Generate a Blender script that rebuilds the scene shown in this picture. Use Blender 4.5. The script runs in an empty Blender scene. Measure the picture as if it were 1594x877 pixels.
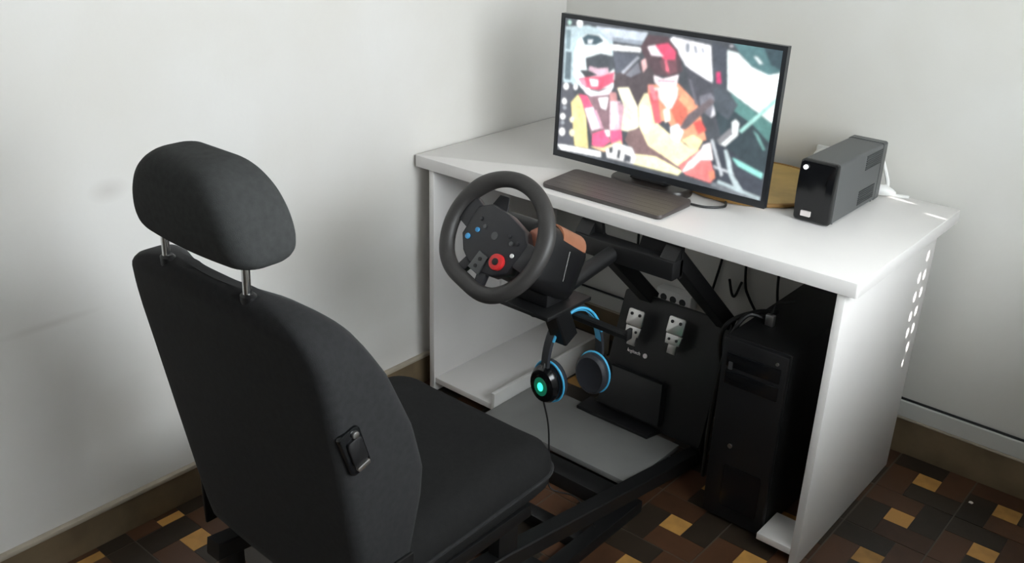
import bpy, bmesh, math, random
import numpy as np
from mathutils import Vector, Matrix

random.seed(7)
scene = bpy.context.scene
COL = scene.collection
PI = math.pi

# ------------------------------------------------------------------ camera
cam_data = bpy.data.cameras.new('camera')
cam_data.sensor_width = 36.0
cam_data.lens = 1496.1 / 1594.0 * 36.0
cam_data.clip_start = 0.02
cam = bpy.data.objects.new('camera', cam_data)
COL.objects.link(cam)
cam.location = (1.9041, -1.8474, 1.5275)
cam.rotation_euler = (1.1560, -0.0309, 0.7056)
scene.camera = cam

# ------------------------------------------------------------------ world, sun, exposure
world = bpy.data.worlds.new('world')
scene.world = world
world.use_nodes = True
bg = world.node_tree.nodes['Background']
bg.inputs['Color'].default_value = (0.75, 0.86, 1.0, 1)
bg.inputs['Strength'].default_value = 1.0
SUN_DIR = Vector((1.0, -0.15, 0.27)).normalized()          # towards the sun
sun_data = bpy.data.lights.new('sun', 'SUN')
sun_data.energy = 12.0
sun_data.angle = math.radians(0.3)
sun_data.color = (1.0, 0.97, 0.92)
sun = bpy.data.objects.new('sun', sun_data)
COL.objects.link(sun)
sun.rotation_euler = SUN_DIR.to_track_quat('Z', 'Y').to_euler()
BLIND_SIDE = 15.0        # daylight through the blind of the window in the right wall
FILL_REAR = 0.8         # fill glow of the window added behind the camera
vs = scene.view_settings
vs.view_transform = 'Standard'
vs.look = 'None'
vs.exposure = 0.0
vs.gamma = 1.0
vs.use_curve_mapping = False

# ------------------------------------------------------------------ materials
def s2l(c):
    c = c / 255.0
    return c / 12.92 if c <= 0.04045 else ((c + 0.055) / 1.055) ** 2.4

def rgb(r, g, b):
    return (s2l(r), s2l(g), s2l(b), 1.0)

def mat(name, col, rough=0.5, metal=0.0, noise=0.0, nscale=30.0, bump=0.0, bscale=200.0, spec=0.5, coat=0.0):
    m = bpy.data.materials.new(name)
    m.use_nodes = True
    nt = m.node_tree
    b = nt.nodes['Principled BSDF']
    b.inputs['Base Color'].default_value = col
    b.inputs['Roughness'].default_value = rough
    b.inputs['Metallic'].default_value = metal
    b.inputs['Specular IOR Level'].default_value = spec
    b.inputs['Coat Weight'].default_value = coat
    tc = nt.nodes.new('ShaderNodeTexCoord')
    if noise > 0:
        n = nt.nodes.new('ShaderNodeTexNoise')
        n.inputs['Scale'].default_value = nscale
        n.inputs['Detail'].default_value = 5
        nt.links.new(tc.outputs['Object'], n.inputs['Vector'])
        r = nt.nodes.new('ShaderNodeValToRGB')
        r.color_ramp.elements[0].position = 0.3
        r.color_ramp.elements[1].position = 0.7
        k0, k1 = 1 - noise, 1 + noise
        r.color_ramp.elements[0].color = (col[0]*k0, col[1]*k0, col[2]*k0, 1)
        r.color_ramp.elements[1].color = (min(1, col[0]*k1), min(1, col[1]*k1), min(1, col[2]*k1), 1)
        nt.links.new(n.outputs['Fac'], r.inputs['Fac'])
        nt.links.new(r.outputs['Color'], b.inputs['Base Color'])
    if bump > 0:
        n2 = nt.nodes.new('ShaderNodeTexNoise')
        n2.inputs['Scale'].default_value = bscale
        n2.inputs['Detail'].default_value = 3
        nt.links.new(tc.outputs['Object'], n2.inputs['Vector'])
        bp = nt.nodes.new('ShaderNodeBump')
        bp.inputs['Strength'].default_value = bump
        bp.inputs['Distance'].default_value = 0.002
        nt.links.new(n2.outputs['Fac'], bp.inputs['Height'])
        nt.links.new(bp.outputs['Normal'], b.inputs['Normal'])
    return m

def emit(name, col, strength):
    m = bpy.data.materials.new(name)
    m.use_nodes = True
    b = m.node_tree.nodes['Principled BSDF']
    b.inputs['Base Color'].default_value = (0.02, 0.02, 0.02, 1)
    b.inputs['Emission Color'].default_value = col
    b.inputs['Emission Strength'].default_value = strength
    return m

M = {}
M['ceiling'] = mat('white_ceiling_paint', rgb(235, 235, 232), 0.9)
M['desk'] = mat('white_melamine', rgb(222, 219, 217), 0.32, noise=0.015, nscale=6)
M['desk_edge'] = mat('white_melamine_edge', rgb(216, 214, 211), 0.4)
M['plate'] = mat('grey_glossy_board', rgb(118, 118, 116), 0.14, noise=0.05, nscale=8)
M['black'] = mat('black_plastic', rgb(15, 15, 17), 0.45, bump=0.05, bscale=600)
M['black_gloss'] = mat('gloss_black_plastic', rgb(16, 17, 19), 0.18)
M['black_metal'] = mat('black_painted_steel', rgb(14, 14, 15), 0.5, noise=0.25, nscale=12)
M['case'] = mat('black_case_steel', rgb(11, 12, 13), 0.5)
M['bezel'] = mat('monitor_black_bezel', rgb(30, 33, 37), 0.28)
M['fabric'] = mat('charcoal_seat_fabric', rgb(42, 42, 43), 0.95, noise=0.12, nscale=90, bump=0.25, bscale=900, spec=0.15)
fb = M['fabric'].node_tree.nodes['Principled BSDF']
fb.inputs['Sheen Weight'].default_value = 0.08
fb.inputs['Sheen Roughness'].default_value = 0.4
M['headrest_fabric'] = mat('lighter_headrest_fabric', rgb(60, 61, 61), 0.95, noise=0.12, nscale=90, bump=0.25, bscale=900, spec=0.15)  # weave of the seat fabric in a lighter tone
M['cushion_fabric'] = mat('shaded_cushion_fabric', rgb(31, 31, 31), 0.95, noise=0.12, nscale=90, bump=0.25, bscale=900, spec=0.15)  # seat fabric again, with the shade of the low cushion in its colour
M['leather'] = mat('black_leather_grip', rgb(50, 48, 47), 0.5, noise=0.1, nscale=60, bump=0.12, bscale=500)
M['hub'] = mat('dark_wheel_plastic', rgb(36, 36, 40), 0.4)
M['chrome'] = mat('chrome', (0.72, 0.72, 0.72, 1), 0.16, metal=1.0)
M['steel'] = mat('brushed_steel', (0.62, 0.61, 0.6, 1), 0.32, metal=1.0)
M['hubsteel'] = mat('dull_grey_metal', rgb(92, 93, 94), 0.4, metal=0.6)
M['keys'] = mat('grey_brown_keyboard_plastic', rgb(74, 68, 66), 0.42, noise=0.05, nscale=14)
M['keycap'] = mat('grey_brown_keycap', rgb(78, 72, 70), 0.45)
M['stand'] = mat('dark_brown_stand_plastic', rgb(44, 39, 37), 0.35)
M['ups'] = mat('dark_grey_plastic_casing', rgb(80, 82, 83), 0.42, bump=0.08, bscale=700)
M['vent'] = mat('dark_vent_plastic', rgb(44, 48, 50), 0.5)
M['white_plastic'] = mat('white_plastic', rgb(232, 232, 230), 0.35)
M['label'] = mat('pale_label', rgb(214, 206, 204), 0.5)
M['tan'] = mat('tan_wood_board', rgb(196, 163, 96), 0.55, noise=0.12, nscale=18)
M['tan_rim'] = mat('tan_board_edge', rgb(158, 118, 62), 0.6, noise=0.15, nscale=30)
M['brown_top'] = mat('brown_wheel_base_top', rgb(150, 98, 72), 0.5, noise=0.15, nscale=25)
M['red'] = mat('red_dial_plastic', rgb(205, 42, 44), 0.4)
M['blue_btn'] = mat('blue_button', rgb(70, 150, 205), 0.4)
M['blue_pad'] = mat('light_blue_piping', rgb(70, 170, 215), 0.45)
M['orange'] = mat('orange_paddle', rgb(180, 120, 100), 0.35, metal=0.3)  # orange tone for the right paddle alone
M['cushion'] = mat('black_ear_cushion', rgb(36, 38, 44), 0.6, bump=0.15, bscale=500)
M['led_green'] = emit('green_led', (0.03, 1.0, 0.50, 1), 2.6)
M['led_ring'] = emit('dark_green_lens', (0.0, 0.55, 0.28, 1), 0.16)
M['led_white'] = emit('white_led', (1, 1, 1, 1), 1.5)
M['base_brown'] = mat('brown_stone_skirting', rgb(118, 102, 79), 0.5, noise=0.25, nscale=9)
M['base_cap'] = mat('cream_skirting_cap', rgb(176, 166, 150), 0.6, noise=0.1, nscale=12)
M['conduit'] = mat('white_conduit', rgb(206, 206, 202), 0.5)
M['cable'] = mat('black_cable_rubber', rgb(14, 14, 15), 0.5)
M['blind_side'] = emit('daylit_blind_side', (0.91, 0.97, 1.0, 1), BLIND_SIDE)
M['fill_rear'] = emit('rear_fill_glow', (0.97, 0.98, 1.0, 1), FILL_REAR)
M['shutter'] = mat('grey_perforated_shutter', rgb(120, 120, 118), 0.6)
M['grout'] = mat('grey_grout', rgb(86, 80, 70), 0.85, noise=0.2, nscale=40)
M['paper'] = mat('white_scrap', rgb(240, 236, 230), 0.8)

def wall_mat(name, base, stain_at=()):
    """painted plaster with faint mottling and a few scuffs that have their own shape and place"""
    m = mat(name, base, 0.85)
    nt = m.node_tree
    b = nt.nodes['Principled BSDF']
    tc = nt.nodes.new('ShaderNodeTexCoord')
    n = nt.nodes.new('ShaderNodeTexNoise')
    n.inputs['Scale'].default_value = 2.2
    n.inputs['Detail'].default_value = 6
    nt.links.new(tc.outputs['Object'], n.inputs['Vector'])
    r = nt.nodes.new('ShaderNodeValToRGB')
    r.color_ramp.elements[0].position = 0.35
    r.color_ramp.elements[1].position = 0.6
    r.color_ramp.elements[0].color = (base[0]*0.95, base[1]*0.94, base[2]*0.92, 1)
    r.color_ramp.elements[1].color = base
    nt.links.new(n.outputs['Fac'], r.inputs['Fac'])
    col = r.outputs['Color']
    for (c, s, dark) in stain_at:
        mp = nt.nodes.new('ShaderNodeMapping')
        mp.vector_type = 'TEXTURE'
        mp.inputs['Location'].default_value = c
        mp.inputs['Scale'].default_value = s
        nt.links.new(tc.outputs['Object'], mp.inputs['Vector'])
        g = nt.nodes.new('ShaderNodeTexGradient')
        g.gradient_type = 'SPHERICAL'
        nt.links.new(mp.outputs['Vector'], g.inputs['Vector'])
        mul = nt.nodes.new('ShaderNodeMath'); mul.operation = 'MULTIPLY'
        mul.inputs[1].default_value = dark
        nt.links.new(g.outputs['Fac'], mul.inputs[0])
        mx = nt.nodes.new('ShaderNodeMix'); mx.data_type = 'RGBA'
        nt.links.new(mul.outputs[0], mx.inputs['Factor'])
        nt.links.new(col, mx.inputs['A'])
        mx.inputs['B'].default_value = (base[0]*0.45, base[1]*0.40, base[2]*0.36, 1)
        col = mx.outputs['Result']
    nt.links.new(col, b.inputs['Base Color'])
    bn = nt.nodes.new('ShaderNodeTexNoise'); bn.inputs['Scale'].default_value = 70
    nt.links.new(tc.outputs['Object'], bn.inputs['Vector'])
    bp = nt.nodes.new('ShaderNodeBump'); bp.inputs['Strength'].default_value = 0.08; bp.inputs['Distance'].default_value = 0.003
    nt.links.new(bn.outputs['Fac'], bp.inputs['Height'])
    nt.links.new(bp.outputs['Normal'], b.inputs['Normal'])
    return m

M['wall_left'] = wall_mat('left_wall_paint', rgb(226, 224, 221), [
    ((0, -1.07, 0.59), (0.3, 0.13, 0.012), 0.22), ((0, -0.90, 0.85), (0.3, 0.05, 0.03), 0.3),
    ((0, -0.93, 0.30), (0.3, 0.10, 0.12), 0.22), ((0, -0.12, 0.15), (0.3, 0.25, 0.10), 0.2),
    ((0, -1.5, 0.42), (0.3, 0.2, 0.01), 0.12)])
M['wall_grey'] = wall_mat('low_bounce_wall_grey', rgb(150, 146, 140))  # unseen front wall, greyed to cut bounce onto the seat back
M['wall'] = wall_mat('room_wall_paint', rgb(218, 217, 213))

def wood(name, base):
    m = mat(name, base, 0.38)
    nt = m.node_tree
    b = nt.nodes['Principled BSDF']
    tc = nt.nodes.new('ShaderNodeTexCoord')
    oi = nt.nodes.new('ShaderNodeObjectInfo')
    n = nt.nodes.new('ShaderNodeTexNoise'); n.inputs['Scale'].default_value = 22; n.inputs['Detail'].default_value = 6
    nt.links.new(tc.outputs['Object'], n.inputs['Vector'])
    add = nt.nodes.new('ShaderNodeMath'); add.operation = 'ADD'
    nt.links.new(n.outputs['Fac'], add.inputs[0]); nt.links.new(oi.outputs['Random'], add.inputs[1])
    r = nt.nodes.new('ShaderNodeValToRGB')
    r.color_ramp.elements[0].position = 0.4; r.color_ramp.elements[1].position = 1.5 if False else 1.0
    r.color_ramp.elements[0].color = (base[0]*0.7, base[1]*0.68, base[2]*0.66, 1)
    r.color_ramp.elements[1].color = (base[0]*1.35, base[1]*1.3, base[2]*1.25, 1)
    nt.links.new(add.outputs[0], r.inputs['Fac'])
    nt.links.new(r.outputs['Color'], b.inputs['Base Color'])
    return m
M['wood_dark'] = wood('dark_floor_block', rgb(44, 37, 30))
M['wood_brown'] = wood('red_brown_floor_block', rgb(74, 50, 35))
M['wood_light'] = wood('ochre_floor_square', rgb(182, 138, 76))

# ------------------------------------------------------------------ mesh helpers
def obj(name, bm, material, parent=None, angle=38.0, kind=None):
    bmesh.ops.recalc_face_normals(bm, faces=bm.faces)
    me = bpy.data.meshes.new(name)
    bm.to_mesh(me); bm.free()
    if material is not None:
        me.materials.append(material if not isinstance(material, str) else M[material])
    if angle:
        for p in me.polygons: p.use_smooth = True
        me.set_sharp_from_angle(angle=math.radians(angle))
    o = bpy.data.objects.new(name, me)
    COL.objects.link(o)
    if parent is not None:
        o.parent = parent
        o.matrix_parent_inverse = Matrix.Translation(-root_loc(parent))
    if kind: o['kind'] = kind
    return o

def root_loc(p):
    return p.location.copy() if p.type == 'EMPTY' else Vector((0, 0, 0))

def tag(o, label, cat, group=None, kind=None):
    o['label'] = label
    if cat: o['category'] = cat
    if group: o['group'] = group
    if kind: o['kind'] = kind
    return o

def thing(name, loc, label, cat, group=None):
    o = bpy.data.objects.new(name, None)
    o.empty_display_size = 0.05
    COL.objects.link(o)
    o.location = loc
    return tag(o, label, cat, group)

def B(): return bmesh.new()

def box(bm, x0, x1, y0, y1, z0, z1, bev=0.0, seg=2, mtx=None):
    r = bmesh.ops.create_cube(bm, size=1.0)
    vs_ = r['verts']
    for v in vs_:
        v.co = Vector((x0 + (v.co.x + .5)*(x1-x0), y0 + (v.co.y + .5)*(y1-y0), z0 + (v.co.z + .5)*(z1-z0)))
    if mtx is not None:
        for v in vs_: v.co = mtx @ v.co
    if bev > 0:
        es = set()
        for v in vs_: es.update(v.link_edges)
        bmesh.ops.bevel(bm, geom=list(es), offset=bev, segments=seg, affect='EDGES', profile=0.5)
    return bm

def frames(pts, closed=False):
    pts = [Vector(p) for p in pts]
    n = len(pts); out = []; prev = None
    for i in range(n):
        if closed: t = (pts[(i+1) % n] - pts[i-1]).normalized()
        elif i == 0: t = (pts[1]-pts[0]).normalized()
        elif i == n-1: t = (pts[-1]-pts[-2]).normalized()
        else: t = ((pts[i+1]-pts[i]).normalized() + (pts[i]-pts[i-1]).normalized()).normalized()
        if prev is None:
            a = Vector((0, 0, 1)) if abs(t.z) < 0.9 else Vector((1, 0, 0))
            u = (a - t*a.dot(t)).normalized()
        else:
            u = (prev - t*prev.dot(t)).normalized()
        prev = u
        out.append((pts[i], t, u, t.cross(u)))
    return out

def loft(bm, rings, cap0=True, cap1=True, closed=False):
    R = [[bm.verts.new(p) for p in ring] for ring in rings]
    n = len(R[0]); k = len(R)
    for i in range(k if closed else k-1):
        a, b = R[i], R[(i+1) % k]
        for j in range(n):
            bm.faces.new((a[j], a[(j+1) % n], b[(j+1) % n], b[j]))
    if not closed:
        if cap0: bm.faces.new(list(reversed(R[0])))
        if cap1: bm.faces.new(R[-1])
    return bm

def tube(bm, pts, r, n=12, closed=False):
    rr = r if hasattr(r, '__len__') else [r]*len(pts)
    rings = []
    for (p, t, u, w), q in zip(frames(pts, closed), rr):
        rings.append([p + (u*math.cos(2*PI*j/n) + w*math.sin(2*PI*j/n))*q for j in range(n)])
    return loft(bm, rings, closed=closed)

def bar(bm, pts, w, h, bev=0.003):
    """rectangular section swept along a polyline (h along the up direction)"""
    rings = []
    for (p, t, u, s) in frames(pts):
        a, b, c = w/2, h/2, min(bev, w/3, h/3)
        sec = [(a-c, b), (-a+c, b), (-a, b-c), (-a, -b+c), (-a+c, -b), (a-c, -b), (a, -b+c), (a, b-c)]
        rings.append([p + s*x + u*y for x, y in sec])
    return loft(bm, rings)

def smooth_path(pts, k=8):
    """Catmull-Rom through the points"""
    P = [Vector(p) for p in pts]
    P = [P[0]*2-P[1]] + P + [P[-1]*2-P[-2]]
    out = []
    for i in range(1, len(P)-2):
        for j in range(k):
            t = j/k
            a, b, c, d = P[i-1], P[i], P[i+1], P[i+2]
            out.append(0.5*((2*b) + (c-a)*t + (2*a-5*b+4*c-d)*t*t + (3*b-3*c+d-a)*t**3))
    out.append(P[-2])
    return out

def prism(bm, poly, d0, d1, mtx=Matrix.Identity(4), bev=0.0):
    """2-D outline in local XY extruded along local Z from d0 to d1"""
    a = [bm.verts.new(mtx @ Vector((x, y, d0))) for x, y in poly]
    b = [bm.verts.new(mtx @ Vector((x, y, d1))) for x, y in poly]
    n = len(a)
    fs = [bm.faces.new(list(reversed(a))), bm.faces.new(b)]
    for i in range(n): fs.append(bm.faces.new((a[i], a[(i+1) % n], b[(i+1) % n], b[i])))
    if bev > 0:
        bmesh.ops.recalc_face_normals(bm, faces=fs)
        es = [e for e in fs[1].edges] + [e for e in fs[0].edges]
        bmesh.ops.bevel(bm, geom=es, offset=bev, segments=2, affect='EDGES', profile=0.5)
    return bm

def disc(cx, cy, rx, ry=None, n=20):
    ry = rx if ry is None else ry
    return [(cx + rx*math.cos(2*PI*i/n), cy + ry*math.sin(2*PI*i/n)) for i in range(n)]

def rrect(x0, x1, y0, y1, r, k=5, ns=1, nl=1):
    """rounded rectangle outline, counter-clockwise; extra points on straight sides"""
    out = []
    def arc(cx, cy, a0):
        for i in range(k+1):
            a = a0 + PI/2*i/k
            out.append((cx + r*math.cos(a), cy + r*math.sin(a)))
    def seg(p, q, m):
        for i in range(1, m): out.append((p[0]+(q[0]-p[0])*i/m, p[1]+(q[1]-p[1])*i/m))
    arc(x1-r, y0+r, -PI/2); seg((x1, y0+r), (x1, y1-r), ns)
    arc(x1-r, y1-r, 0); seg((x1-r, y1), (x0+r, y1), nl)
    arc(x0+r, y1-r, PI/2); seg((x0, y1-r), (x0, y0+r), ns)
    arc(x0+r, y0+r, PI); seg((x0+r, y0), (x1-r, y0), nl)
    return out

def lerp_table(tab, z):
    if z <= tab[0][0]: return tab[0][1]
    for (a, p), (b, q) in zip(tab, tab[1:]):
        if z <= b: return p + (q-p)*(z-a)/(b-a)
    return tab[-1][1]

def text_mesh(name, body, size, mtx, material, parent, depth=0.0006):
    cu = bpy.data.curves.new(name, 'FONT')
    cu.body = body; cu.size = size; cu.extrude = depth; cu.align_x = 'CENTER'; cu.align_y = 'CENTER'
    cu.resolution_u = 3
    tmp = bpy.data.objects.new(name + '_tmp', cu)
    COL.objects.link(tmp)
    dg = bpy.context.evaluated_depsgraph_get()
    me = bpy.data.meshes.new_from_object(tmp.evaluated_get(dg))
    bpy.data.objects.remove(tmp); bpy.data.curves.remove(cu)
    me.transform(mtx)
    me.materials.clear(); me.materials.append(M[material])
    me.name = name
    o = bpy.data.objects.new(name, me)
    COL.objects.link(o)
    o.parent = parent
    o.matrix_parent_inverse = Matrix.Translation(-root_loc(parent))
    return o

# ================================================================== THE SETTING
XL, XR, YB, YF, ZC = -0.012, 2.15, 0.693, -3.40, 2.75
T = 0.10
TR = 0.30                            # wall made thick so the deep reveal cuts light to low surfaces
def struct(name, bm, material, angle=None, label=None):
    o = obj(name, bm, material, None, angle)
    o['kind'] = 'structure'
    if label: o['label'] = label
    return o

# floor pattern: 20 cm squares, an ochre square in the middle of four blocks
PX, PY, X0, Y0 = 0.2067, 0.2095, 1.2848, 0.4785
def floor_mat():
    m = mat('patterned_floor_beyond', rgb(60, 45, 33), 0.4)
    nt = m.node_tree; b = nt.nodes['Principled BSDF']
    tc = nt.nodes.new('ShaderNodeTexCoord'); sp = nt.nodes.new('ShaderNodeSeparateXYZ')
    nt.links.new(tc.outputs['Object'], sp.inputs[0])
    def mth(op, a, b_=None, c=None):
        n = nt.nodes.new('ShaderNodeMath'); n.operation = op
        for i, v in enumerate((a, b_, c)):
            if v is None: continue
            if isinstance(v, (int, float)): n.inputs[i].default_value = v
            else: nt.links.new(v, n.inputs[i])
        return n.outputs[0]
    fx = mth('FRACT', mth('DIVIDE', mth('SUBTRACT', sp.outputs[0], X0 - 20*PX), PX))
    fy = mth('FRACT', mth('DIVIDE', mth('SUBTRACT', sp.outputs[1], Y0 - 40*PY), PY))
    ax, ay = mth('ABSOLUTE', mth('SUBTRACT', fx, 0.5)), mth('ABSOLUTE', mth('SUBTRACT', fy, 0.5))
    mx_ = mth('MAXIMUM', ax, ay)
    sq = mth('LESS_THAN', mx_, 0.148)
    gr = mth('GREATER_THAN', mx_, 0.482)
    ck = mth('ABSOLUTE', mth('SUBTRACT', mth('GREATER_THAN', fx, 0.5), mth('GREATER_THAN', fy, 0.5)))
    def mixc(f, a, c):
        n = nt.nodes.new('ShaderNodeMix'); n.data_type = 'RGBA'
        nt.links.new(f, n.inputs['Factor'])
        for k, v in (('A', a), ('B', c)):
            if isinstance(v, tuple): n.inputs[k].default_value = v
            else: nt.links.new(v, n.inputs[k])
        return n.outputs['Result']
    c = mixc(ck, rgb(74, 50, 35), rgb(44, 37, 30))
    c = mixc(sq, c, rgb(182, 138, 76))
    c = mixc(gr, c, rgb(86, 80, 70))
    nt.links.new(c, b.inputs['Base Color'])
    return m
floor = struct('floor', box(B(), XL-T, XR+TR, YF-T, YB+T, -0.10, -0.0016), floor_mat())
struct('ceiling', box(B(), XL-T, XR+TR, YF-T, YB+T, ZC, ZC+T), 'ceiling')
struct('wall_left', box(B(), XL-T, XL, YF-T, YB+T, -0.004, ZC), 'wall_left')
struct('wall_back', box(B(), XL, XR+TR, YB, YB+T, -0.004, ZC), 'wall')

W1 = (-1.32, 0.05, 0.95, 1.90)      # window in the right wall (y0, y1, z0, z1)
W2 = (0.13, 0.53, 0.57, 1.21)        # small shuttered opening in the right wall
W3 = (0.4, 1.9, 1.45, 2.45)           # added fill window behind the camera (x0, x1, z0, z1)
bm = B()
for y0, y1, z0, z1 in [(YF, W1[0], 0, ZC), (W1[0], W1[1], 0, W1[2]), (W1[0], W1[1], W1[3], ZC), (W1[1], W2[0], 0, ZC),
                       (W2[0], W2[1], 0, W2[2]), (W2[0], W2[1], W2[3], ZC), (W2[1], YB, 0, ZC)]:
    box(bm, XR, XR+TR, y0, y1, z0 - 0.004 if z0 == 0 else z0, z1)
box(bm, 1.83, XR, -1.30, 0.25, -0.004, 0.84)        # unseen ledge added to block window light from low surfaces
struct('wall_right', bm, 'wall')
bm = B()
for x0, x1, z0, z1 in [(XL, W3[0], 0, ZC), (W3[0], W3[1], 0, W3[2]), (W3[0], W3[1], W3[3], ZC), (W3[1], XR, 0, ZC)]:
    box(bm, x0, x1, YF-T, YF, z0 - 0.004 if z0 == 0 else z0, z1)
struct('wall_front', bm, 'wall_grey')

def window_frame(bm, a0, a1, z0, z1, fixed, axis, w=0.05, d=0.05):
    def put(p0, p1, q0, q1):
        if axis == 'x': box(bm, fixed, fixed+d, p0, p1, q0, q1, 0.004)
        else: box(bm, p0, p1, fixed-d, fixed, q0, q1, 0.004)
    put(a0, a0+w, z0, z1); put(a1-w, a1, z0, z1); put(a0+w, a1-w, z0, z0+w); put(a0+w, a1-w, z1-w, z1)
    mid = (a0+a1)/2; put(mid-w/2, mid+w/2, z0+w, z1-w)
    return bm
w1 = struct('window_1', window_frame(B(), *W1, XR+TR-0.08, 'x'), 'white_plastic')
obj('window_blind', box(B(), XR+TR-0.025, XR+TR-0.02, W1[0]-0.0, W1[1], W1[2], W1[3]), 'blind_side', w1, None)
w3 = struct('fill_window', window_frame(B(), *W3, YF-0.01, 'y'), 'white_plastic')
obj('window_blind', box(B(), W3[0], W3[1], YF-0.07, YF-0.065, W3[2], W3[3]), 'fill_rear', w3, None)  # glowing panel added as fill from behind

# shuttered opening: a perforated roller shutter whose holes let thin sun beams through
spots = [(1.2724, y, z, .0095, .0135) for y, z in [(.545, .648), (.549, .595), (.511, .597), (.551, .546), (.508, .546),
         (.545, .495), (.507, .492), (.551, .444), (.512, .444), (.540, .393)]]
spots += [(1.2724, .529, .349, .006, .010), (1.157, .617, .75, .0065, .0105), (1.268, .553, .75, .0065, .0075)]
holes = []
XS = XR + TR - 0.05
for x, y, z, ry, rz in spots:
    t = (XS - x)/SUN_DIR.x
    holes.append((y + SUN_DIR.y*t, z + SUN_DIR.z*t, ry, rz))
bm = B()
step = 0.003
ny = int(round((W2[1]-W2[0])/step)); nz = int(round((W2[3]-W2[2])/step))
vv = {}
def gv(i, j):
    if (i, j) not in vv: vv[(i, j)] = bm.verts.new((XS, W2[0]+(W2[1]-W2[0])*i/ny, W2[2]+(W2[3]-W2[2])*j/nz))
    return vv[(i, j)]
for i in range(ny):
    y = W2[0]+(W2[1]-W2[0])*(i+.5)/ny
    for j in range(nz):
        z = W2[2]+(W2[3]-W2[2])*(j+.5)/nz
        if any(((y-a)/ry)**2 + ((z-b)/rz)**2 < 1 for a, b, ry, rz in holes): continue
        bm.faces.new((gv(i, j), gv(i+1, j), gv(i+1, j+1), gv(i, j+1)))
struct('window_2', bm, 'shutter')

# skirting and the cable duct on it
bl = struct('baseboard_left', box(B(), XL, XL+0.012, YF, YB, -0.004, 0.086), 'base_brown')
obj('skirting_cap', box(B(), XL, XL+0.016, YF, YB, 0.086, 0.098, 0.003), 'base_cap', bl)
bb = struct('baseboard_back', box(B(), XL+0.016, XR, YB-0.012, YB, -0.004, 0.107), 'base_brown')
obj('skirting_cap', box(B(), XL+0.016, XR, YB-0.016, YB, 0.107, 0.113, 0.002), 'base_cap', bb)
struct('trim_1', box(B(), XL+0.016, XR, YB-0.013, YB, 0.113, 0.163, 0.003), 'conduit')
tag(obj('wall_cable', tube(B(), [(XL+0.03, YB-0.006, 0.1665), (1.1, YB-0.006, 0.1668), (1.7, YB-0.006, 0.1662), (XR-0.01, YB-0.006, 0.1665)], 0.0035, 8), 'cable'),
    'thin black cable running along the white duct on the back wall', 'cable')

# floor blocks (five pieces to each square), as far as the photograph shows them
def cam_px(p):
    R = cam.rotation_euler.to_matrix()
    q = R.transposed() @ (Vector(p) - cam.location)
    return (797 + 1496.1*q.x/-q.z, 438.5 - 1496.1*q.y/-q.z)
h, g = 0.031, 0.0005
def block_mesh(name, x0, x1, y0, y1, material):
    bm = box(B(), x0+g, x1-g, y0+g, y1-g, -0.0014, 0.0)
    me = bpy.data.meshes.new(name); bmesh.ops.recalc_face_normals(bm, faces=bm.faces); bm.to_mesh(me); bm.free()
    me.materials.append(M[material]); return me
hx, hy = PX/2-0.0014, PY/2-0.0014
shapes = {'n': (-hx, h, h, hy), 'e': (h, hx, -h, hy), 's': (-h, hx, -hy, -h), 'w': (-hx, -h, -hy, h)}
lib = {}
for k, (a, b_, c, d) in shapes.items():
    for mt in ('wood_dark', 'wood_brown'):
        lib[k, mt] = block_mesh('floor_block', a, b_, c, d, mt)
lib['sq'] = block_mesh('floor_square', -h, h, -h, h, 'wood_light')
def piece(name, me, x, y):
    o = bpy.data.objects.new(name, me); COL.objects.link(o); o.parent = floor
    o.location = (x, y, random.uniform(-0.0003, 0.0002))
    return o
n_tiles = 0
for i in range(-6, 4):
    for j in range(-9, 1):
        cx, cy = X0 + (i+.5)*PX, Y0 + (j+.5)*PY
        u, v = cam_px((cx, cy, 0))
        if not (-60 < u < 1660 and v < 960): continue
        if cx > 2.0 or cy < -1.35: continue
        if u < 1180 and v < 700 and not (u < 420): continue            # under the desk, out of sight
        if 430 < u < 700 : continue                                      # behind the seat
        if cx < 1.25 and cy > 0.2: continue
        n_tiles += 1
        p = (i + j) % 2
        for k in 'nesw':
            dark = (k in 'ns') if p == 0 else (k in 'ew')
            piece('floor_block', lib[k, 'wood_dark' if dark else 'wood_brown'], cx, cy)
        piece('floor_square', lib['sq'], cx, cy)
# narrow cut row along the left wall
for j in range(-9, -4):
    cy = Y0 + (j+.5)*PY
    for k, (a, b_, mt) in enumerate([(-PY/2, -0.031, 'wood_brown'), (-0.031, 0.031, None), (0.031, PY/2, 'wood_dark')]):
        if mt is None:
            piece('floor_square', block_mesh('floor_square', -0.014, 0.014, -h, h, 'wood_light'), 0.030, cy)
            piece('floor_block', block_mesh('floor_block', 0.0, 0.0155, -h, h, 'wood_brown'), 0.0, cy)
        else:
            piece('floor_block', block_mesh('floor_block', 0.0, 0.0435, a, b_, mt), 0.0, cy)
tag(obj('paper_scrap', prism(B(), [(-.005, -.004), (.004, -.005), (.006, .001), (.001, .005), (-.004, .003)], 0, 0.002, Matrix.Translation((1.507, 0.57, 0.0004))), 'paper'),
    'tiny white scrap of paper on the dark floor near the back skirting', 'scrap')

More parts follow.
